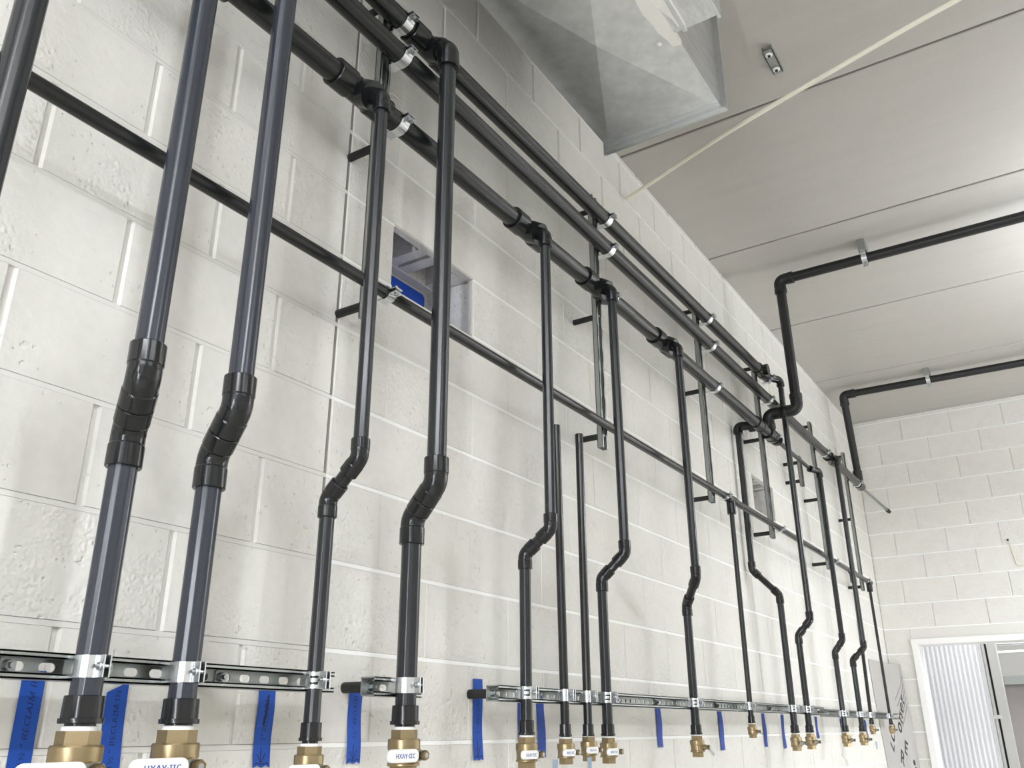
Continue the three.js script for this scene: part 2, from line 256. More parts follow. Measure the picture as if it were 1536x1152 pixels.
{ const x = 9.1, z = 1.35, y = 2.4; const t = thing('added_strip_lamp', V(x, y, z), 'added unseen strip lamp lighting the room beyond the doorway', 'lamp');  // unseen lamp, added to brighten what shows through the doorway
  part(t, 'housing', [box(x - .45, x + .45, y - .02, y + .02, z - .06, z + .06, .006)], M.frame); part(t, 'diffuser', [box(x - .43, x + .43, y - .03, y - .021, z - .055, z + .055)], glowMat);
  part(t, 'hanger', [tube(V(x, y + .02, z), V(x, CEIL, z), .004, 6)], M.bolt);
  const l = new THREE.RectAreaLight(LAMP.colour, ADDED_FAR_LAMP, .86, .11); l.position.copy(V(x, y - .034, z)); l.lookAt(V(x, y - 2, z)); scene.add(l); }

{ // work lamp on a tripod, right of the picture: low light on the end wall and the far corner
  const [x, y, z] = WORK.at, p = V(x, y, z), d = V(...WORK.aim).sub(p).normalize();
  const t = thing('work_lamp', V(x, FLOOR, z), 'work lamp on a tripod near the end wall', 'lamp');
  const q = new THREE.Quaternion().setFromRotationMatrix(new THREE.Matrix4().lookAt(p.clone().add(d), p, Y));
  const place = (g, off) => g.applyQuaternion(q).translate(p.x + d.x * off, p.y + d.y * off, p.z + d.z * off);
  part(t, 'housing', [place(new RoundedBoxGeometry(WORK.w + .04, WORK.h + .04, .06, 1, .01), -.04)], M.rubber);
  part(t, 'diffuser', [place(new THREE.BoxGeometry(WORK.w, WORK.h, .004), -.006)], glowMat);
  part(t, 'stand', [tube(V(x, FLOOR + .3, z), V(x, y - .1, z), .015, 10)], M.strut);
  for (let i = 0; i < 3; i++) { const a = i * 2.1; part(t, 'leg', [tube(V(x, FLOOR + .45, z), V(x + .4 * Math.cos(a), FLOOR + .01, z + .4 * Math.sin(a)), .01, 8)], M.strut); }
  const l = new THREE.RectAreaLight(LAMP.colour, WORK.power, WORK.w, WORK.h); l.position.copy(p).addScaledVector(d, .01); l.lookAt(V(...WORK.aim)); scene.add(l);
}

{ // added tall light, unseen, in place of a bright opening: streaks along upright pipes
  const [x, y, z] = ADDED_STICK.at, t = thing('added_stick_light', V(x, FLOOR, z), 'added unseen tall light behind the camera for streaks on the pipes', 'lamp');
  part(t, 'housing', [box(x - .05, x - .004, y - ADDED_STICK.h / 2 - .03, y + ADDED_STICK.h / 2 + .03, z - .06, z + .06, .006)], M.rubber);
  part(t, 'diffuser', [box(x - .004, x, y - ADDED_STICK.h / 2, y + ADDED_STICK.h / 2, z - ADDED_STICK.w / 2, z + ADDED_STICK.w / 2)], glowMat);
  part(t, 'foot', [tube(V(x - .03, FLOOR, z), V(x - .03, FLOOR + .02, z), .2, 20), tube(V(x - .03, FLOOR + .02, z), V(x - .03, y - ADDED_STICK.h / 2, z), .02, 10)], M.rubber);
  const l = new THREE.RectAreaLight(LAMP.colour, ADDED_STICK.power, ADDED_STICK.w, ADDED_STICK.h); l.position.copy(V(x + .004, y, z)); l.lookAt(V(x + 2, y, z)); scene.add(l);
}

/* ---------- strut channels ---------- */
const FACE = .115, CH = .0206, CW = .0206;      // face of the struts above the wall, half height, half width
// C channel along `along`, open towards +Z; slots in the web
function channel(c, along, len, depth, slot) {
  const w = along.x ? Y : X, out = [];
  const L = along.x ? X : Y; const t = .0027, hw = .0206, lip = .0095;
  const slab = (u0, u1, v0, v1) => { const s = c.clone().addScaledVector(L, len / 2); const g = new THREE.BoxGeometry(1, 1, 1); const a = D(0, 0, 0).addScaledVector(L, len).addScaledVector(w, u1 - u0).addScaledVector(Z, v1 - v0); g.scale(Math.abs(a.x), Math.abs(a.y), Math.abs(a.z)); const m = s.addScaledVector(w, (u0 + u1) / 2).addScaledVector(Z, (v0 + v1) / 2); return g.translate(m.x, m.y, m.z); };
  out.push(slab(-hw, -hw + t, -depth, 0), slab(hw - t, hw, -depth, 0), slab(-hw, -hw + lip, -t, 0), slab(hw - lip, hw, -t, 0), slab(-hw + lip - t, -hw + lip, -.0075, 0), slab(hw - lip, hw - lip + t, -.0075, 0));
  const holes = []; const [pitch, sl, sh, off] = slot;
  for (let u = off; u < len - sl / 2 - .004; u += pitch) { const r = roundRect(sl, sh, Math.min(sl, sh) / 2 - .0005, 3).map(p => [p[0] + u, p[1]]).reverse(); holes.push(r); }
  const O = c.clone().addScaledVector(Z, -depth);
  // outline spans along x across; extrude along +Z
  if (along.x) out.push(prism([[0, -hw], [len, -hw], [len, hw], [0, hw]], O, X, Y, t, holes));
  else out.push(prism([[-hw, 0], [hw, 0], [hw, len], [-hw, len]], O, X, Y, t, holes.map(h => h.map(p => [p[1], p[0]]).reverse())));
  return out;
}
const washer = (x, y, z) => [prism(roundRect(.026, .026, .006), V(x - 0, y, z), X, Y, .003), hexPrism(V(x, y, z + .007), Z, .0085, .009), tube(V(x, y, z), V(x, y, z + .018), .0048, 8)];
function rail(x0, x1, y, label, offs, bolts, slot) {
  const t = thing('strut_rail', V(x0, y, 0), label, 'strut');
  const depth = .0413; part(t, 'channel', channel(V(x0, y, FACE), X, x1 - x0, depth, slot), M.strut);
  for (const x of offs) part(t, 'standoff', [tube(V(x, y, 0), V(x, y, FACE - depth), .0125, 16)], M.rubber, 'black pipe spacer to the wall');
  for (const x of bolts) part(t, 'bolt', washer(x, y, FACE - depth + .0027), M.bolt);
  return t;
}
const RY = .126;
rail(.2, 1.445, RY, 'long slotted bottom strut rail behind the three leftmost valves', [.4, 1.18], [.765, 1.174], [.0508, .028, .0145, .02]);
rail(1.575, 1.745, RY - .003, 'short strut piece holding only the fourth valve pipe', [1.6], [1.606], [.0508, .028, .0145, .075]);
rail(2.08, 5.47, RY - .003, 'longest slotted strut rail, along the middle bottom of the wall', [2.105, 3.0, 4.1, 5.3], [2.105, 2.86, 3.19, 3.82, 4.55], [.0381, .014, .0145, .062]);
rail(5.52, 7.66, RY - .012, 'slotted strut rail at the far bottom, by the corner', [5.545, 6.7, 7.5], [5.545, 6.7], [.0381, .014, .0145, .062]);
const STRUTS = [[1.487, 1.0, 2.1, [1.535, 1.045, 2.04], 'nearest upright strut, beside the hole with the blue board'], [2.795, 1.0, 2.1, [1.545, 1.05, 2.035], 'second upright strut, between the two short dark pipe tops and the twin risers'], [3.93, 1.03, 2.1, [1.6, 1.055, 2.045], 'third upright strut, in the middle of the wall'], [4.87, 1.02, 2.1, [1.6, 1.05, 2.05], 'fourth upright strut, over the narrow second hole'], [5.68, 1.5, 1.7, [1.535, 1.66], 'very short strut with two black spacers under the middle header'], [6.1, 1.02, 2.06, [1.5, 1.06, 2.03], 'fifth full upright strut, behind the header branch'], [7.1, 1.0, 2.09, [1.55, 1.03, 2.06], 'last upright strut, next to the far corner']];
for (const [x, y0, y1, offs, label] of STRUTS) {
  const t = thing('upright_strut', V(x, y0, 0), label, 'strut'); const depth = .022;
  part(t, 'channel', channel(V(x, y0, FACE), Y, y1 - y0, depth, [.0508, .028, .0145, .03]), x > 4.5 ? M.strutDark : M.strut);
  for (const y of offs) { part(t, 'standoff', [tube(V(x, y, 0), V(x, y, FACE - depth), .0115, 16)], M.rubber, 'black pipe spacer to the wall'); part(t, 'bolt', washer(x, y, FACE - depth + .0027), M.bolt); }
}

/* ---------- headers ---------- */
const HZ = .145, HR = .0302;
// tee on a header running along X; branch dir; R = socket radius
function tee(parent, c, dir, r, len, blen) {
  const R = r * 1.3, b = r * 1.17, e = len / 2, s = len * .3, q = .0015; const at = u => c.clone().addScaledVector(X, u);
  const body = sweep([[at(-e), R - q], [at(-e + q), R], [at(-e + s), R], [at(-e + s + .006), b], [at(e - s - .006), b], [at(e - s), R], [at(e - q), R], [at(e), R - q]], 28);
  const bt = u => c.clone().addScaledVector(dir, u);
  const br = sweep([[bt(r * .4), b * .92], [bt(blen - s * .75), b * .92], [bt(blen - s * .7), R * .97], [bt(blen - q), R * .97], [bt(blen), R * .94], [bt(blen), R * .8], [bt(blen - .012), R * .78]], 28);
  return part(parent, 'tee', [body, br], M.fit);
}
const TILT = D(0, -.55, .835);
const cA = x => V(x, x < 3 ? 1.603 + .0165 * (x - 1) : 1.636 - .002 * (x - 3), HZ), cB = x => V(x, 1.85 + .0045 * (x - 1.5), HZ), cC = x => V(x, 1.975 + .013 * (x - 1.5), HZ), cD = x => V(x, 1.086 - .001 * x, FACE + .0165);
const hA = thing('header_pipe', cA(.2), 'lowest of the three thick grey headers, with five branch tees along the wall', 'pipe');
part(hA, 'pipe', [tube(cA(.2), cA(3), HR), tube(cA(3), cA(5.03), HR)], M.pvcDark);
for (const x of [.83, 1.36, 2.21, 2.71, 3.36]) tee(hA, cA(x), TILT, HR, .2, .06);
tee(hA, cA(4.7), D(0, 0, -1), HR * .9, .13, .055); tee(hA, cA(4.91), Y, HR, .12, .065);
part(hA, 'reducer', [sweep([[cA(5.0), .036], [cA(5.04), .036], [cA(5.07), .018], [cA(5.09), .018]])], M.fit);
part(hA, 'thin_end_pipe', [tube(cA(5.08), cA(5.79), .0134, 16)], M.pvc);
const hB = thing('header_pipe', cB(.2), 'middle of the three thick grey headers, ending at the far corner', 'pipe');
part(hB, 'pipe', [tube(cB(.2), cB(7.36), HR)], M.pvcDark); tee(hB, cB(1.03), TILT, HR, .2, .06); tee(hB, cB(6.46), TILT, HR, .2, .06);
part(hB, 'coupling', [sweep([[cB(7.3), HR * 1.22], [cB(7.43), HR * 1.22], [cB(7.47), .02], [cB(7.5), .014]])], M.fit);
part(hB, 'end_rod', [tube(cB(7.49), V(8.12, 1.80, .215), .011, 10)], M.strutDark, 'thin rod sticking out of the end');
part(hB, 'rod_cap', [tube(V(8.08, 1.803, .212), V(8.135, 1.798, .2165), .017, 12)], M.rubber);
const hC = thing('header_pipe', cC(.2), 'topmost of the three thick grey headers, nearest the ceiling', 'pipe');
part(hC, 'pipe', [tube(cC(.2), cC(5.0), HR)], M.pvcDark); tee(hC, cC(1.645), TILT, HR, .2, .06); tee(hC, cC(4.86), Z, HR * .9, .13, .05);
const hD = thing('cross_pipe', cD(.1), 'thin dark pipe running level below the headers', 'pipe');
part(hD, 'pipe', [tube(cD(.1), cD(7.3), .016, 20)], M.pvcDark);
for (const [x, s] of [[4.12, 1], [6.68, 1], [7.22, 1]]) part(hD, 'tee', [tube(cD(x - .05), cD(x + .05), .022, 18, .0015), tube(cD(x), cD(x).addScaledVector(Y, -.075), .022, 18, .0015)], M.fit);

/* ---------- strap clamps ---------- */
function ribbon(line, t, o, u, v, w0, w1) {   // bent strip: line of [u,v], thickness t, from w0 to w1 along u x v
  const n = line.length, off = line.map((p, i) => { const a = line[Math.max(0, i - 1)], b = line[Math.min(n - 1, i + 1)]; const dx = b[0] - a[0], dy = b[1] - a[1], l = Math.hypot(dx, dy); return [-dy / l * t, dx / l * t]; });
  const poly = [...line, ...line.map((p, i) => [p[0] + off[i][0], p[1] + off[i][1]]).reverse()]; const w = u.clone().cross(v);
  return prism(THREE.ShapeUtils.isClockWise(poly.map(p => new THREE.Vector2(...p))) ? poly.reverse() : poly, o.clone().addScaledVector(w, w0), u, v, w1 - w0);
}
// axis: along the pipe; out: away from the strut; foot: distance pipe centre to strut face
function clampOn(c, axis, out, r, label, slotted, wide = .032, group) {
  const t = thing('pipe_clamp', c.clone().addScaledVector(out, -r), label, 'clamp', group); const u = out.clone().cross(axis).normalize(), th = .0024, h = wide / 2;
  for (const s of [-1, 1]) {
    const arc = (a0, a1, n) => Array.from({ length: n + 1 }, (_, k) => { const a = (a0 + (a1 - a0) * k / n) * Math.PI / 180; return [s * (r + .0006) * Math.cos(a), (r + .0006) * Math.sin(a)]; });
    const line = [[s * (r + .0006) * .96, -r - .006], ...arc(-28, 72, 9), [s * .0045, r + .003], [s * .0042, r + .021]];
    const tt = s < 0 ? th : -th; const g = [];
    const ax = u.clone().cross(out).dot(axis) > 0 ? 1 : -1;
    if (slotted) { g.push(ribbon(line.slice(0, 6), tt, c, u, out, -h, h)); for (const k of [-1, 0, 1]) g.push(ribbon(line.slice(5, 12), tt, c, u, out, k * h * .72 - h * .22, k * h * .72 + h * .22)); g.push(ribbon(line.slice(10), tt, c, u, out, -h, h)); }
    else g.push(ribbon(line, tt, c, u, out, -h, h));
    part(t, 'strap', g, M.zinc);
  }
  const bc = c.clone().addScaledVector(out, r + .0125);
  part(t, 'bolt', [tube(bc.clone().addScaledVector(u, -.014), bc.clone().addScaledVector(u, .017), .003, 8), hexPrism(bc.clone().addScaledVector(u, -.009), u, .0065, .005), tube(bc.clone().addScaledVector(u, .0066), bc.clone().addScaledVector(u, .0105), .0068, 12, .001)], M.bolt);
  return t;
}
const ordinal = ['first', 'second', 'third', 'fourth', 'fifth', 'sixth', 'seventh', 'eighth'];
const headerClamps = [[cA, 1.515, 'lowest header on the nearest strut'], [cB, 1.515, 'middle header on the nearest strut'], [cC, 1.515, 'topmost header on the nearest strut'], [cA, 2.83, 'lowest header on the second strut'], [cB, 2.83, 'middle header on the second strut'], [cC, 2.82, 'topmost header on the second strut'], [cA, 3.99, 'lowest header on the third strut'], [cB, 3.985, 'middle header on the third strut'], [cC, 3.97, 'topmost header on the third strut'], [cA, 4.965, 'lowest header just past the ceiling pipe joint'], [cB, 4.94, 'middle header on the fourth strut'], [cC, 5.0, 'topmost header at its far end'], [cB, 6.25, 'middle header on the fifth full strut'], [cB, 7.27, 'middle header at the far corner end']];
for (const [f, x, w] of headerClamps) clampOn(f(x), X, Z, HR, `zinc strap clamp on the ${w}`);
clampOn(cA(5.755), X, Z, .0134, 'small zinc strap clamp on the thin end of the lowest header', false, .028);
for (const [x, w] of [[1.53, 'nearest upright strut, left of the blue board'], [4.04, 'third upright strut, left of the thin riser'], [4.93, 'fourth upright strut, below the second hole'], [6.15, 'fifth full upright strut'], [7.13, 'last upright strut by the corner']]) clampOn(cD(x), X, Z, .016, `small zinc clamp on the level pipe, ${w}`, false, .028);

/* ---------- risers ---------- */
const R15 = .0242, R10 = .0167, R075 = .0134;
// i: [x upper, z upper, x lower, z lower, radius, top y, bend upper y, bend lower y, adapter top y, adapter bottom y, label]
function riser(label, o) {
  const { big = 1.42, xu, zu, xl, zl, r, top, yu, yl, ad, tee: tz, mat = M.pvc, elbow = true } = o; const F = r * 1.27, sock = r * 2.1;
  const t = thing('riser_pipe', V(xl, ad[1], zl), label, 'pipe');
  const ky = RY, A = V(xu, yu, zu), B = V(xl, yl, zl), ab = B.clone().sub(A), len = ab.length(), d = ab.clone().normalize();
  const up1 = V(xu, yu + sock * 1.25, zu), lo1 = V(xl, yl - sock * 1.25, zl);
  if (elbow) {       // street elbow out of the header tee
    const e = tz; part(t, 'elbow', [fitting([e, V(xu, top, zu), V(xu, top - r * 2.7, zu)], r * big, r * 1.45, r * 1.2)], M.fit);
    part(t, 'upper_pipe', [tube(V(xu, top - r * 2.3, zu), V(xu, yu + r, zu), r)], mat);
  } else part(t, 'upper_pipe', [tube(V(xu, top, zu), V(xu, yu + r, zu), r)], mat);
  const leg = Math.min(len * .5 - .0006, sock * 1.05 + r * .5);
  part(t, 'bend', [fitting([up1, A, A.clone().addScaledVector(d, leg)], F, r * 1.6, sock * .9)], M.fit);
  part(t, 'bend', [fitting([B.clone().addScaledVector(d, -leg), B, lo1], F, r * 1.6, sock * .9)], M.fit);
  if (len > 2 * leg + .002) part(t, 'nipple', [tube(A.clone().addScaledVector(d, leg * .8), B.clone().addScaledVector(d, -leg * .8), r)], M.fit);
  part(t, 'lower_pipe', [tube(V(xl, yl - r, zl), V(xl, ad[0] - .01, zl), r)], mat);
  part(t, 'adapter', adapter(xl, zl, r, ad), M.fit);
  return t;
}
function adapter(x, z, r, ad) { const F = r * 1.25, h = ad[0] - ad[1]; return [sweep([[V(x, ad[0], z), F - .001], [V(x, ad[0] - .001, z), F], [V(x, ad[1] + h * .2, z), F * 1.02], [V(x, ad[1] + h * .19, z), F * 1.12], [V(x, ad[1] + .001, z), F * 1.12], [V(x, ad[1], z), F * 1.08], [V(x, ad[1], z), r * .95], [V(x, ad[1] - .012, z), r * .95]])]; }
const a15 = [.083, .042], a10 = [.046, .011], a07 = [.062, .028];
riser('leftmost thick riser, cut off by the left picture edge', { xu: .515, zu: .205, xl: .52, zl: .14, r: R15, top: 1.917, yu: .6, yl: .525, ad: a15, tee: cC(.52).addScaledVector(TILT, .022), mat: M.pvc });
riser('thick bluish riser nearest the viewer, first with its valve in view', { xu: .826, zu: .214, xl: .863, zl: .14, r: R15, top: 1.552, yu: .592, yl: .518, ad: a15, tee: cA(.83).addScaledVector(TILT, .022), mat: M.pvcBlue });
riser('thick bluish riser, second from the left with its valve in view', { xu: 1.025, zu: .219, xl: 1.045, zl: .14, r: R15, top: 1.803, yu: .597, yl: .52, ad: a15, tee: cB(1.03).addScaledVector(TILT, .022), mat: M.pvcBlue });
riser('slimmer riser with a stepped offset just left of the hole with the blue board', { xu: 1.365, zu: .222, xl: 1.37, zl: .132, r: R10, top: 1.559, yu: .585, yl: .508, ad: a10, tee: cA(1.36).addScaledVector(TILT, .022) });
riser('thick riser crossing the hole with the blue board', { xu: 1.643, zu: .219, xl: 1.656, zl: .14, r: R15, top: 1.928, yu: .592, yl: .515, ad: a15, tee: cC(1.645).addScaledVector(TILT, .022) });
riser('slim riser overlapping the shorter of two cut-off pipes', { xu: 2.2, zu: .218, xl: 2.193, zl: .132, r: R10, top: 1.575, yu: .58, yl: .512, ad: [.055, .017], tee: cA(2.21).addScaledVector(TILT, .022) });
riser('slim riser right of the two cut-off pipes', { xu: 2.7, zu: .217, xl: 2.686, zl: .132, r: R10, top: 1.584, yu: .585, yl: .507, ad: a10, tee: cA(2.71).addScaledVector(TILT, .022) });
riser('lone slim riser in the middle with a small sideways offset', { xu: 3.345, zu: .217, xl: 3.438, zl: .132, r: R10, top: 1.588, yu: .59, yl: .5, ad: a10, tee: cA(3.36).addScaledVector(TILT, .022) });
riser('riser that starts close to the wall and steps outward to the right', { xu: 4.66, zu: .035, xl: 4.772, zl: .132, r: R10, top: 1.632, yu: .82, yl: .695, ad: a10, tee: V(4.695, 1.633, .115), big: 1.6 });
riser('slim riser passing under the ceiling pipe elbow, from the end of the topmost header', { xu: 5.07, zu: .2, xl: 5.045, zl: .132, r: R10, top: 2.02, yu: .59, yl: .507, ad: a10, tee: V(5.0, 2.02, .15) });
riser('slim riser from the thin end of the lowest header', { xu: 5.84, zu: .185, xl: 5.83, zl: .132, r: R10 * .95, top: 1.625, yu: .54, yl: .47, ad: a10, tee: V(5.74, 1.625, .148) });
riser('last slim offset riser, hung from the middle header near the corner', { xu: 6.36, zu: .2, xl: 6.29, zl: .132, r: R10, top: 1.832, yu: .53, yl: .45, ad: a10, tee: cB(6.45).addScaledVector(TILT, .022) });
function straight(name, label, x0, x1, z, r, y1, ad, cap, elbowed) { const t = thing(name, V(x1, ad[1], z), label, 'pipe'); part(t, 'pipe', [tube(V(x0, y1, z), V(x1, ad[0] - .01, z), r, 20)], M.pvcDark); part(t, 'adapter', adapter(x1, z, r, ad), M.fit); if (cap) part(t, 'cap', [tube(V(x0, y1 - .03, z), V(x0, y1 + .004, z), r * 1.07, 20, .002)], M.fit); return t; }
straight('cut_off_pipe', 'shorter straight pipe with an open top beside the slim riser', 2.405, 2.417, .128, R075, .976, a10);
straight('cut_off_pipe', 'straight pipe with a capped top under the second upright strut', 2.565, 2.56, .128, R075, .985, a10, true);
straight('thin_riser', 'thin straight riser hung from the level pipe, in the middle', 4.12, 4.112, .131, .0118, 1.03, [.085, .055]);
straight('thin_riser', 'thin straight riser half hidden behind the last offset riser', 6.68, 6.6, .131, .0118, 1.03, [.085, .055]);
straight('thin_riser', 'thinnest and last riser, against the corner sheet', 7.22, 7.25, .131, .0105, 1.03, [.085, .055]);

const railClamps = [[.52, .14, R15, 0, 'leftmost riser, out of view at the left'], [.863, .14, R15, 0, 'thick bluish riser nearest the viewer'], [1.045, .14, R15, 0, 'second thick bluish riser'], [1.37, .132, R10, 1, 'slimmer riser at the end of the first long rail'], [1.656, .14, R15, 0, 'thick riser on the short strut piece'], [2.193, .132, R10, 1, 'first riser on the longest rail'], [2.417, .1284, R075, 0, 'shorter cut-off pipe'], [2.56, .1284, R075, 0, 'capped cut-off pipe'], [2.686, .132, R10, 1, 'riser right of the cut-off pipes'], [3.438, .132, R10, 1, 'lone riser in the middle'], [4.112, .127, .0118, 0, 'thin straight riser in the middle'], [4.772, .132, R10, 1, 'riser that steps out from the wall'], [5.045, .132, R10, 1, 'riser under the ceiling pipe elbow'], [5.83, .132, R10 * .95, 1, 'first slim riser on the far rail'], [6.29, .132, R10, 1, 'last offset riser on the far rail'], [6.6, .127, .0118, 0, 'half hidden thin riser on the far rail'], [7.25, .126, .0105, 0, 'thinnest riser at the corner']];
for (const [x, z, r, s, w] of railClamps) clampOn(V(x, x > 5.5 ? RY - .012 : RY, Math.max(z, FACE + r)), Y, Z, r, `zinc rail clamp on the ${w}`, !!s, .034);

/* ---------- ceiling feed pipes ---------- */
const FR = .029;
{ const t = thing('ceiling_feed_pipe', V(4.9, 1.7, .15), 'nearer black pipe along the ceiling that drops to the lowest header', 'pipe'); const cx = 4.86, x = 4.91, zr = .325, yc = 2.575;
  part(t, 'ceiling_run', [tube(V(cx, yc, 2.6), V(cx, yc, .36), FR)], M.black);
  part(t, 'elbow', [fitting([V(cx, yc, zr + .085), V(cx, yc, zr), V(cx + .005, yc - .085, zr)], FR * 1.26, .03, .03)], M.black);
  part(t, 'drop_pipe', [tube(V(cx + .005, yc - .05, zr), V(x, 1.8, zr - .005), FR)], M.black);
  part(t, 'elbow', [fitting([V(x, 1.85, zr - .005), V(x, 1.755, zr - .005), V(x, 1.755, zr - .1)], FR * 1.26, .035, .03)], M.black);
  part(t, 'link_pipe', [tube(V(x, 1.755, zr - .05), V(x, 1.755, .2), FR)], M.black);
  part(t, 'elbow', [fitting([V(x, 1.755, .245), V(x, 1.755, HZ), V(x, 1.66, HZ)], FR * 1.26, .035, .03)], M.black);
}
{ const t = thing('ceiling_feed_pipe', V(7.3, 1.88, .16), 'farther black pipe along the ceiling that drops to the corner end of the middle header', 'pipe'); const cx = 7.16, x = 7.36, z = .165, yc = 2.592;
  part(t, 'ceiling_run', [tube(V(cx + .06, yc, 2.6), V(cx, yc, .2), FR * .98)], M.black);
  part(t, 'elbow', [fitting([V(cx, yc, z + .095), V(cx, yc, z), V(cx + .015, yc - .09, z)], FR * 1.26, .03, .03)], M.black);
  part(t, 'drop_pipe', [tube(V(cx + .01, yc - .05, z), V(x, 1.92, .15), FR)], M.black);
  part(t, 'tee', [tube(V(x - .02, 1.99, .15), cB(x), FR * 1.25, 20, .002)], M.black);
}
function ceilingClamp(x, y, z, r, label) {
  const t = clampOn(V(x, y, z), Z, D(0, -1, 0), r, label, false, .03);
  part(t, 'strut_piece', [box(x - .055, x + .055, y + r, CEIL, z - .0206, z + .0206, .002)], M.strutDark); return t;
}
ceilingClamp(4.86, 2.575, .825, FR, 'zinc ceiling clamp holding the nearer black ceiling pipe');
ceilingClamp(7.176, 2.592, .815, FR, 'zinc ceiling clamp holding the farther black ceiling pipe');
{ const t = thing('ceiling_bracket', V(3.065, CEIL, .848), 'small empty strut bracket on the ceiling with two white washers', 'bracket');
  part(t, 'channel', [box(2.985, 3.145, CEIL - .024, CEIL - .021, .8275, .8685), box(2.985, 3.145, CEIL - .024, CEIL, .8275, .8305), box(2.985, 3.145, CEIL - .024, CEIL, .8655, .8685)].map(g => g.rotateZ(0)), M.strutDark);
  for (const x of [3.01, 3.112]) { const w = part(t, 'washer', [sweep([[V(x, CEIL - .026, .848), .0145], [V(x, CEIL - .03, .848), .0145], [V(x, CEIL - .032, .848), .012]], 18, .6)], M.sleeve); part(w, 'bolt', [tube(V(x, CEIL - .031, .848), V(x, CEIL - .037, .848), .006, 10)], M.rubber); } }

/* ---------- valves ---------- */
const lettering = drawn(256, 96, (c, w, h) => { c.fillStyle = '#f1f1ee'; c.fillRect(0, 0, w, h); c.fillStyle = '#3b55a0'; c.font = 'bold 46px sans-serif'; c.textBaseline = 'middle'; c.fillText('HXAY·IIC', 50, 50, 170); });
const letterMat = std(0xffffff, .4, 0, { map: lettering });
function valve(x, z, yTop, s, label, kind, swing = 0) {
  const t = thing('ball_valve', V(x, yTop - .1 * s, z), label, 'valve', undefined); const y = k => yTop + k * s, P = k => V(x, y(k), z);
  part(t, 'thread_tape', [sweep([[P(.007), .0235 * s], [P(.006), .0245 * s], [P(-.002), .0245 * s]])], M.ptfe, 'white thread sealing tape');
  part(t, 'hex_nut', [hexPrism(P(-.009), Y, .0305 * s, .019 * s).rotateY(0)], M.brass);
  part(t, 'body', [sweep([[P(-.018), .031 * s], [P(-.0185), .035 * s], [P(-.021), .0365 * s], [P(-.04), .0365 * s], [P(-.043), .034 * s], [P(-.066), .034 * s], [P(-.07), .0365 * s], [P(-.074), .0365 * s], [P(-.076), .029 * s]], 28), hexPrism(P(-.087), Y, .031 * s, .022 * s), tube(V(x, y(-.052), z), V(x, y(-.052), z + .046 * s), .013 * s, 14)], M.brass);
  part(t, 'stem', [tube(V(x, y(-.052), z + .04 * s), V(x, y(-.052), z + .066 * s), .0055 * s, 10)], M.bolt);
  part(t, 'stem_nut', [hexPrism(V(x, y(-.052), z + .06 * s), Z, .0105 * s, .011 * s)], M.brassDark);
  const L = .1 * s, hh = .0135 * s, o = V(x, y(-.052), z + .05 * s); const ang = Math.PI + swing, u = D(Math.cos(ang), Math.sin(ang), 0), v = D(-Math.sin(ang), Math.cos(ang), 0);
  if (kind === 'lever') {
    const plate = prism(roundRect(.05 * s, hh * 1.5, .006 * s).map(p => [p[0] + .01 * s, p[1]]), o, u, v, .003 * s);
    const h = part(t, 'handle', [plate], M.bolt);
    const sl = prism(roundRect(L, hh * 2, hh * .95, 5).map(p => [p[0] + L * .5 + .014 * s, p[1]]), o.clone().addScaledVector(Z, -.003 * s), u, v, .009 * s, [], .0015 * s);
    boxUV(sl, 'x', 'y'); part(h, 'sleeve', [sl], letterMat, 'white grip with blue letters');
  } else if (kind === 'edge') { part(t, 'handle', [prism(roundRect(L * 1.1, hh * 1.2, .006 * s).map(p => [p[0] + L * .42, p[1]]), o, u, v, .003 * s)], M.bolt); }
}
const valves = [[.863, .14, .031, 1.08, 'nearest brass valve, under the first thick bluish riser', 'lever'], [1.045, .14, .032, 1.08, 'second brass valve from the left, with a lettered white grip', 'lever'], [1.37, .132, .001, .8, 'smaller brass valve at the picture edge, under the slimmer third riser', 'lever'], [1.656, .14, .031, 1.0, 'brass valve under the thick riser on the short strut piece', 'lever'], [2.193, .132, .011, .82, 'brass valve with blue tape hanging on both sides', 'lever'], [2.417, .1284, .005, .7, 'brass valve under the shorter cut-off pipe', 'lever'], [2.56, .1284, .009, .7, 'brass valve under the capped cut-off pipe', 'lever'], [2.686, .132, .005, .76, 'brass valve under the riser right of the cut-off pipes', 'lever'], [3.438, .132, .005, .76, 'brass valve of the lone middle riser with its lever tilted up', 'edge', 2.75], [4.112, .131, .049, .58, 'tiny brass valve under the thin middle riser', 'edge', 2.9], [4.772, .132, .003, .78, 'left of a close pair of brass valves without grips', 'edge', 0], [5.045, .132, .005, .78, 'right of a close pair of brass valves without grips', 'edge', 0], [5.83, .132, .005, .78, 'brass valve under the first slim riser of the far rail', 'edge', 0], [6.29, .132, .005, .78, 'brass valve under the last offset riser', 'edge', 0], [6.6, .131, .049, .58, 'tiny brass valve under the half hidden thin riser', 'edge', 0], [7.25, .131, .049, .58, 'tiny brass valve in front of the corner sheet', 'edge', 0]];
for (const v of valves) valve(...v);

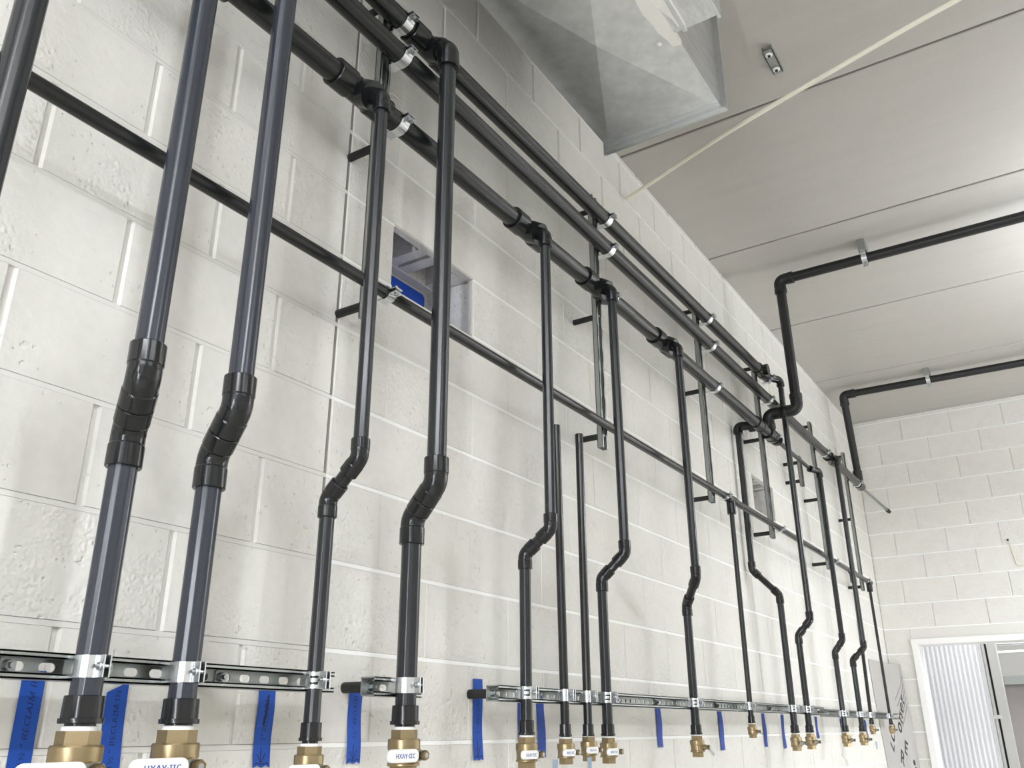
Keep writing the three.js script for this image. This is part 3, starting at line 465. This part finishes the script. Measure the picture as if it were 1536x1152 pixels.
/* ---------- blue masking tape ---------- */
const INK = '#0c1c4e';
const tapeText = (txt, arrow, sz = 54, blot = 0) => drawn(128, 512, (c, w, h) => {
  c.fillStyle = '#1a4fae'; c.fillRect(0, 0, w, h); c.strokeStyle = c.fillStyle = INK; c.save(); c.translate(w * .62, arrow ? h * .7 : h * .53); c.rotate(-Math.PI / 2); c.font = `italic ${sz}px sans-serif`; c.fillText(txt, 0, 6, arrow ? h * .68 : h * .5); c.restore();
  if (blot) { c.lineWidth = 16; c.beginPath(); c.moveTo(w * .6, h * .12); c.lineTo(w * .45, h * .5); c.stroke(); }
  if (arrow) { c.lineWidth = 7; c.beginPath(); c.moveTo(w * .45, h * .76); c.lineTo(w * .45, h * .95); c.moveTo(w * .22, h * .86); c.lineTo(w * .45, h * .95); c.lineTo(w * .72, h * .84); c.moveTo(w * .1, h * .965); c.lineTo(w * .95, h * .965); c.stroke(); }
});
const tapeMats = [['1½ " RECLAIM IN', false, 42], ['1½ " RECLAIM IN', false, 42], ['1" RECLAIM', true, 50, 1], ['1½" RECLAIM', true, 50], ['1" RECLAIM', true, 50]].map(a => std(0xffffff, .7, 0, { map: tapeText(...a) }));
const tapePlain = std(0x3350a6, .7);
const tapes = [[.853, .04, .86, .150, .072, 0, 'blue tape strip with handwriting at the lower left edge'], [1.012, .042, 1.022, .115, -.16, 1, 'blue tape strip with handwriting between the first two valves', 1], [1.364, .046, 1.364, .12, -.04, 2, 'blue tape strip with an inked arrow under the end of the first rail', 2], [1.639, .046, 1.64, .125, -.041, 3, 'blue tape strip with an arrow below the black spacer of the short strut piece'], [2.141, .046, 2.146, .165, -.048, 4, 'blue tape strip wrapped up over a black spacer, with an arrow'], [2.372, .036, 2.372, .13, -.05, -1, 'blue tape strip left of the fifth valve in view'], [2.484, .046, 2.49, .13, -.05, -1, 'blue tape strip right of the fifth valve in view'], [3.382, .05, 3.386, .107, -.036, -1, 'blue tape strip left of the lone middle riser'], [4.066, .055, 4.07, .104, -.06, -1, 'blue tape strip between the lone riser and the thin riser'], [4.69, .05, 4.694, .103, -.056, -1, 'faint blue tape strip just right of the thin middle riser'], [5.013, .046, 5.006, .1, -.069, -1, 'faint blue tape strip left of the close pair of valves'], [5.69, .045, 5.696, .096, -.026, -1, 'faint blue tape strip right of the close pair of valves'], [6.3, .05, 6.32, .09, -.04, -1, 'faint blue tape strip left of the far rail valves'], [7.0, .045, 7.03, .085, -.03, -1, 'faint blue tape strip left of the corner sheet']];
for (const [xt, w, xb, yt, yb0, mi, label, cut] of tapes) {
  const yb = mi === 0 ? -.16 : yb0, n = 10, pos = [], uv = [], idx = []; const topY = u => mi === 0 ? .125 : cut === 1 ? yt - (1 - u) * .02 : yt;
  for (let j = 0; j <= n; j++) for (let i = 0; i <= 4; i++) { const u = i / 4, v = j / n, y = topY(u) * (1 - v) + (yb - (i % 2 ? -.004 : 0)) * v, x = (xt * (1 - v) + xb * v) + (u - .5) * w; pos.push(x, y + H, .0025 + .0018 * Math.sin(v * 7 + xt * 9) + .002 * v * v); uv.push(u, 1 - v); }
  for (let j = 0; j < n; j++) for (let i = 0; i < 4; i++) { const a = j * 5 + i, b = a + 5; idx.push(a, b, a + 1, b, b + 1, a + 1); }
  const f = new THREE.BufferGeometry(); f.setAttribute('position', new THREE.Float32BufferAttribute(pos, 3)); f.setAttribute('uv', new THREE.Float32BufferAttribute(uv, 2)); f.setIndex(idx); f.computeVertexNormals();
  const bk = f.clone(); bk.translate(0, 0, -.0004); bk.setIndex(idx.slice().reverse()); bk.computeVertexNormals();
  const g = mergeGeometries([f, bk]); g.translate(-xt, -(yb + H), 0);
  const m = shade(new THREE.Mesh(g, mi >= 0 ? tapeMats[mi] : tapePlain)); m.material.side = THREE.DoubleSide; m.name = numbered('tape_strip'); m.position.set(xt, yb + H, 0); scene.add(m); tag(m, label, 'tape');
}
// small tags of tape hanging from three levers
for (const [x, y, z, w, h, label] of [[2.22, -.045, .205, .028, .07, 'grey blue tag hanging from the grip of the valve between two tapes'], [2.445, -.045, .19, .026, .05, 'grey blue tag hanging from the valve of the shorter cut-off pipe'], [6.36, -.05, .19, .05, .05, 'grey tag on the valve under the last offset riser']]) {
  const g = prism([[-w / 2, 0], [w / 2, 0], [w * .42, -h * .6], [w * .1, -h], [-w * .4, -h * .8]], V(x, y, z), X, Y, .0008); g.translate(-x, -y - H + h, -z); const m = shade(new THREE.Mesh(g, std(0x8fa3b8, .6))); m.name = numbered('hanging_tag'); m.position.set(x, y + H - h, z); scene.add(m); tag(m, label, 'tag');
}

/* ---------- sheet-metal duct ---------- */
{
  const yb = 2.2, yt = 2.655, z0 = .254, z1 = .722, x1 = 2.67, xs = 1.538, x0 = -.4;
  const t = thing('air_duct', V(x1, yb, (z0 + z1) / 2), 'galvanised sheet metal duct hanging under the ceiling', 'duct');
  const panel = (a, b, peak) => { const c = [(a + b) / 2, yb - peak, (z0 + z1) / 2], k = [[a, yb, z0], [b, yb, z0], [b, yb, z1], [a, yb, z1]], pos = []; for (let i = 0; i < 4; i++) for (const p of [k[i], k[(i + 1) % 4], c]) pos.push(p[0], p[1] + H, p[2]); const g = new THREE.BufferGeometry(); g.setAttribute('position', new THREE.Float32BufferAttribute(pos, 3)); const uv = []; for (let i = 0; i < 12; i++) uv.push(pos[i * 3], pos[i * 3 + 2]); g.setAttribute('uv', new THREE.Float32BufferAttribute(uv, 2)); g.computeVertexNormals(); return g; };
  part(t, 'bottom_panel', [panel(xs, x1, .028)], M.galv, 'cross-creased bottom sheet'); part(t, 'bottom_panel', [panel(x0, xs - .002, .01)], M.galv);
  part(t, 'side_panel', [box(x0, x1, yb + .001, yt, z0 - .001, z0)], M.galv); part(t, 'side_panel', [box(x0, x1, yb + .001, yt, z1 - .001, z1)], M.galv); part(t, 'top_panel', [box(x0, x1, yt - .001, yt, z0, z1)], M.galv);
  part(t, 'end_panel', [box(x1 - .002, x1 - .001, yb + .01, yt, z0, z1)], M.galv);
  const fl = .02; part(t, 'end_flange', [box(x1 - .02, x1 + .001, yb - .02, yb + .003, z0 - fl * .4, z1 + .02, .002), box(x1 + .002, x1 + .006, yb - fl, yb + .02, z0 - fl, z1 + fl, .001), box(x1 - .004, x1 + .004, yb - .02, yt, z1 - .002, z1 + .024, .001), box(x1 - .004, x1 + .004, yb - .02, yt, z0 - .024, z0 + .002, .001), box(x1 - .045, x1 - .02, yb - .004, yb + .001, z0, z1)], M.galv, 'folded flange at the end');
  // brushed sealant: ragged patches over the seam, on the duct, its side and the branch
  const ragged = (xa, xb, za, zb, wob) => { const a = [], b = [], n = 26; for (let i = 0; i <= n; i++) { const x = xa + (xb - xa) * i / n, e = i > n - 3 ? (i - n + 3) * .006 : 0; a.push([x + rr(-.006, .006), za + wob * (.5 * Math.sin(i * .8) + rr(-1, 1)) + e]); b.push([x, zb + wob * .35 * rr(-1, 1)]); } return [...a, ...b.reverse()]; };
  const smear = (pts, y, d) => prism(pts.map(p => [p[0], -p[1]]).reverse(), V(0, y, 0), X, D(0, 0, -1), d);
  part(t, 'sealant', [smear(ragged(1.05, 2.275, z1 - .046, z1 + .002, .004), yb - .007, .0075), smear(ragged(1.05, 2.2, z1 + .004, z1 + .05, .006), yb - .0035, .005), box(1.9, 2.285, yb - .002, yb + .02, z1 - .001, z1 + .0025), new THREE.SphereGeometry(1, 10, 8).scale(.011, .004, .009).translate(2.235, yb + H - .006, z1 - .06)], M.mastic, 'white brushed sealant along the seam');
  part(t, 'hem', [box(2.28, x1 - .004, yb - .0025, yb + .003, z1 - .003, z1 + .002, .0008)], M.galv);
  const bx0 = 1.45, bx1 = 2.225, bz = .875; part(t, 'branch_duct', [box(bx0, bx1, yb + .002, yt - .05, z1, bz, .001), box(bx0, bx1 + .012, yb - .003, yt - .04, bz - .004, bz + .006, .001)], M.galv, 'shorter branch box on the side');
  part(t, 'seam_fold', [box(1.35, bx1 + .005, yb - .005, yb + .003, z1 + .03, z1 + .045, .001)], M.galv);
  for (const x of [.4, 1.9]) part(t, 'hanger', [box(x, x + .03, yt, CEIL, z0 - .003, z0 - .001), box(x, x + .03, yt, CEIL, z1 + .001, z1 + .003), box(x, x + .03, yt - .02, yt + .001, z0 - .003, z1 + .003)], M.strutDark);
}
/* ---------- pale rod under the ceiling ---------- */
{ const pts = [V(3.352, 2.432, .012), V(3.24, 2.512, .55), V(3.16, 2.572, 1.05), V(3.07, 2.622, 1.6), V(2.98, CEIL - .04, 2.2)]; const c = new THREE.CatmullRomCurve3(pts).getPoints(24);
  const g = sweep(c.map(p => [p, .0105]), 12, .6); g.translate(-3.352, -2.432 - H, -.012); const m = shade(new THREE.Mesh(g, M.cream)); m.name = numbered('pale_rod'); m.position.set(3.352, 2.432 + H, .012); scene.add(m); tag(m, 'long thin cream rod slanting from the wall up across the ceiling', 'rod'); }

/* ---------- corner sheet, wire, things beyond the doorway ---------- */
{ const tx = drawn(512, 1024, (c, w, h) => { c.fillStyle = '#b9b6b2'; c.fillRect(0, 0, w, h); c.fillStyle = '#2c2b2b'; c.font = 'bold 92px sans-serif'; for (const [s, x, y, a] of [['oner', 350, 330, -.9], ['LCS', 190, 410, -.9], ['E', 350, 400, .5], ['R', 270, 440, .5], ['P', 420, 520, .5], ['E', 180, 640, .5], ['R', 330, 760, .5]]) { c.save(); c.translate(x, y); c.rotate(a); c.fillText(s, 0, 0); c.restore(); } c.strokeStyle = '#8d8a87'; c.lineWidth = 9; for (let i = 0; i < 5; i++) { c.beginPath(); c.moveTo(340 + i * 12, 170 + i * 30); c.lineTo(505, 60 + i * 32); c.stroke(); } c.beginPath(); c.arc(250, 480, 13, 0, 7); c.moveTo(470, 450); c.arc(455, 450, 13, 0, 7); c.fill(); });
  const n = 14, m2 = 24, pos = [], uv = [], idx = []; const bottom = -1.2, topY = .53;
  for (let j = 0; j <= m2; j++) for (let i = 0; i <= n; i++) { const u = i / n, v = j / m2, y = topY + (bottom - topY) * v; const left = 7.42 + .3 * v; const e = Math.min(1, u / .82); let x = left + (8.195 - left) * e, z = .003 + .02 * u + .008 * u * Math.sin(u * 9 + v * 5) + .035 * e * e * e; if (u > .82) { const f = (u - .82) / .18; x = 8.195 + .012 * f; z = .062 + f * (.03 + .06 * v); } x -= .01 * Math.sin(v * 11 + u * 6); pos.push(x, y + H, Math.max(.003, z)); uv.push(u, 1 - v); }
  for (let j = 0; j < m2; j++) for (let i = 0; i < n; i++) { const a = j * (n + 1) + i, b = a + n + 1; idx.push(a, b, a + 1, b, b + 1, a + 1); }
  const g = new THREE.BufferGeometry(); g.setAttribute('position', new THREE.Float32BufferAttribute(pos, 3)); g.setAttribute('uv', new THREE.Float32BufferAttribute(uv, 2)); g.setIndex(idx); g.computeVertexNormals(); g.translate(-8, -bottom - H, 0);
  const m = shade(new THREE.Mesh(g, std(0xffffff, .45, 0, { map: tx, side: THREE.DoubleSide }))); m.name = numbered('plastic_sheet'); m.position.set(8, bottom + H, 0); scene.add(m); tag(m, 'grey printed plastic sheet draped in the far corner behind the thinnest riser', 'sheet'); }
{ const x = L_END - .004, t = thing('thin_cable', V(x, 1.24, 1.05), 'thin beige cable coming out of a dark hole high on the end wall', 'cable'); part(t, 'cable', [sweep(route([V(x, 1.455, 1.075), V(x, 1.25, 1.1), V(x, 1.235, 1.5)], .02).map(p => [p, .003]), 8, .9)], std(0xd8cdb6, .6)); part(t, 'hole_rim', [tube(V(x - .003, 1.465, 1.072), V(L_END, 1.465, 1.072), .008, 10)], M.rubber); }
{ // corrugated sheet
  const x = 8.95, z0 = .12, z1 = .66, pts = []; const n = 14, p = (z1 - z0) / n; for (let i = 0; i < n; i++) { const z = z0 + i * p; pts.push([z, 0], [z + p * .3, 0], [z + p * .42, .022], [z + p * .85, .022], [z + p * .97, 0]); } const poly = [...pts, ...pts.map(q => [q[0], q[1] - .002]).reverse()];
  const g = prism(poly.map(q => [q[0], -q[1]]).reverse(), V(x, FLOOR, 0), Z, X, 2.45); const m = thing('corrugated_panel', V(x, FLOOR, (z0 + z1) / 2), 'white corrugated panel standing behind the doorway', 'panel'); part(m, 'sheet', [g], std(0xf3f3f5, .35)); }
{ const x = 8.92, t = thing('steel_post', V(x, FLOOR, .72), 'grey steel door post with a dark gap beside the corrugated panel', 'post'); part(t, 'post', [box(x - .03, x + .05, FLOOR, .85, .70, .775, .003), box(x - .02, x + .05, FLOOR, .85, .66, .683, .002)], std(0xb9b8b4, .5)); part(t, 'gap_dark_strip', [box(x + .02, x + .05, FLOOR, .85, .683, .70)], M.rubber); part(t, 'latch', [box(x - .035, x - .01, .1, .13, .655, .72, .002)], std(0xc9c8c4, .5)); }  // black strip beside the post stands for the shade in the gap
{ const t = thing('partition', V(10.2, FLOOR, 1.6), 'mauve grey partition wall seen through the doorway', 'wall'); part(t, 'board', [box(10.2, 10.3, FLOOR, .42, .3, 2.9)], std(0x9d9794, .8)); part(t, 'top_rail', [box(10.17, 10.33, .42, .5, .3, 2.9, .004)], std(0xb9bdb9, .4)); }
{ const t = thing('carton', V(10.25, .5, 1.35), 'beige box resting on the partition top', 'box'); part(t, 'box', [box(10.18, 10.32, .5, .64, 1.26, 1.55, .004)], std(0xcdb98f, .8)); part(t, 'lid', [box(10.17, 10.33, .64, .66, 1.25, 1.56, .003)], M.white); }
{ const t = thing('overhead_conduits', V(9.9, .8, 1.1), 'white and grey conduits under the ceiling beyond the doorway', 'conduits'); for (const [y, z, r, m] of [[.86, 0, .03, M.white], [.78, 0, .02, M.galv], [.98, 0, .045, M.galv], [.7, 0, .015, M.white]]) part(t, 'conduit', [tube(V(9.9 + r, y, .3), V(9.9 + r, y + .02, 2.9), r, 12)], m); part(t, 'dropper', [tube(V(9.86, .55, 1.05), V(9.86, 1.2, 1.05), .02, 10)], M.strutDark); part(t, 'hose', [sweep(route([V(9.85, .95, 1.0), V(9.85, .72, 1.02), V(9.85, .7, 1.2), V(9.85, 1, 1.25)], .05).map(p => [p, .016]), 10, .9)], M.white); }

renderer.render(scene, camera);
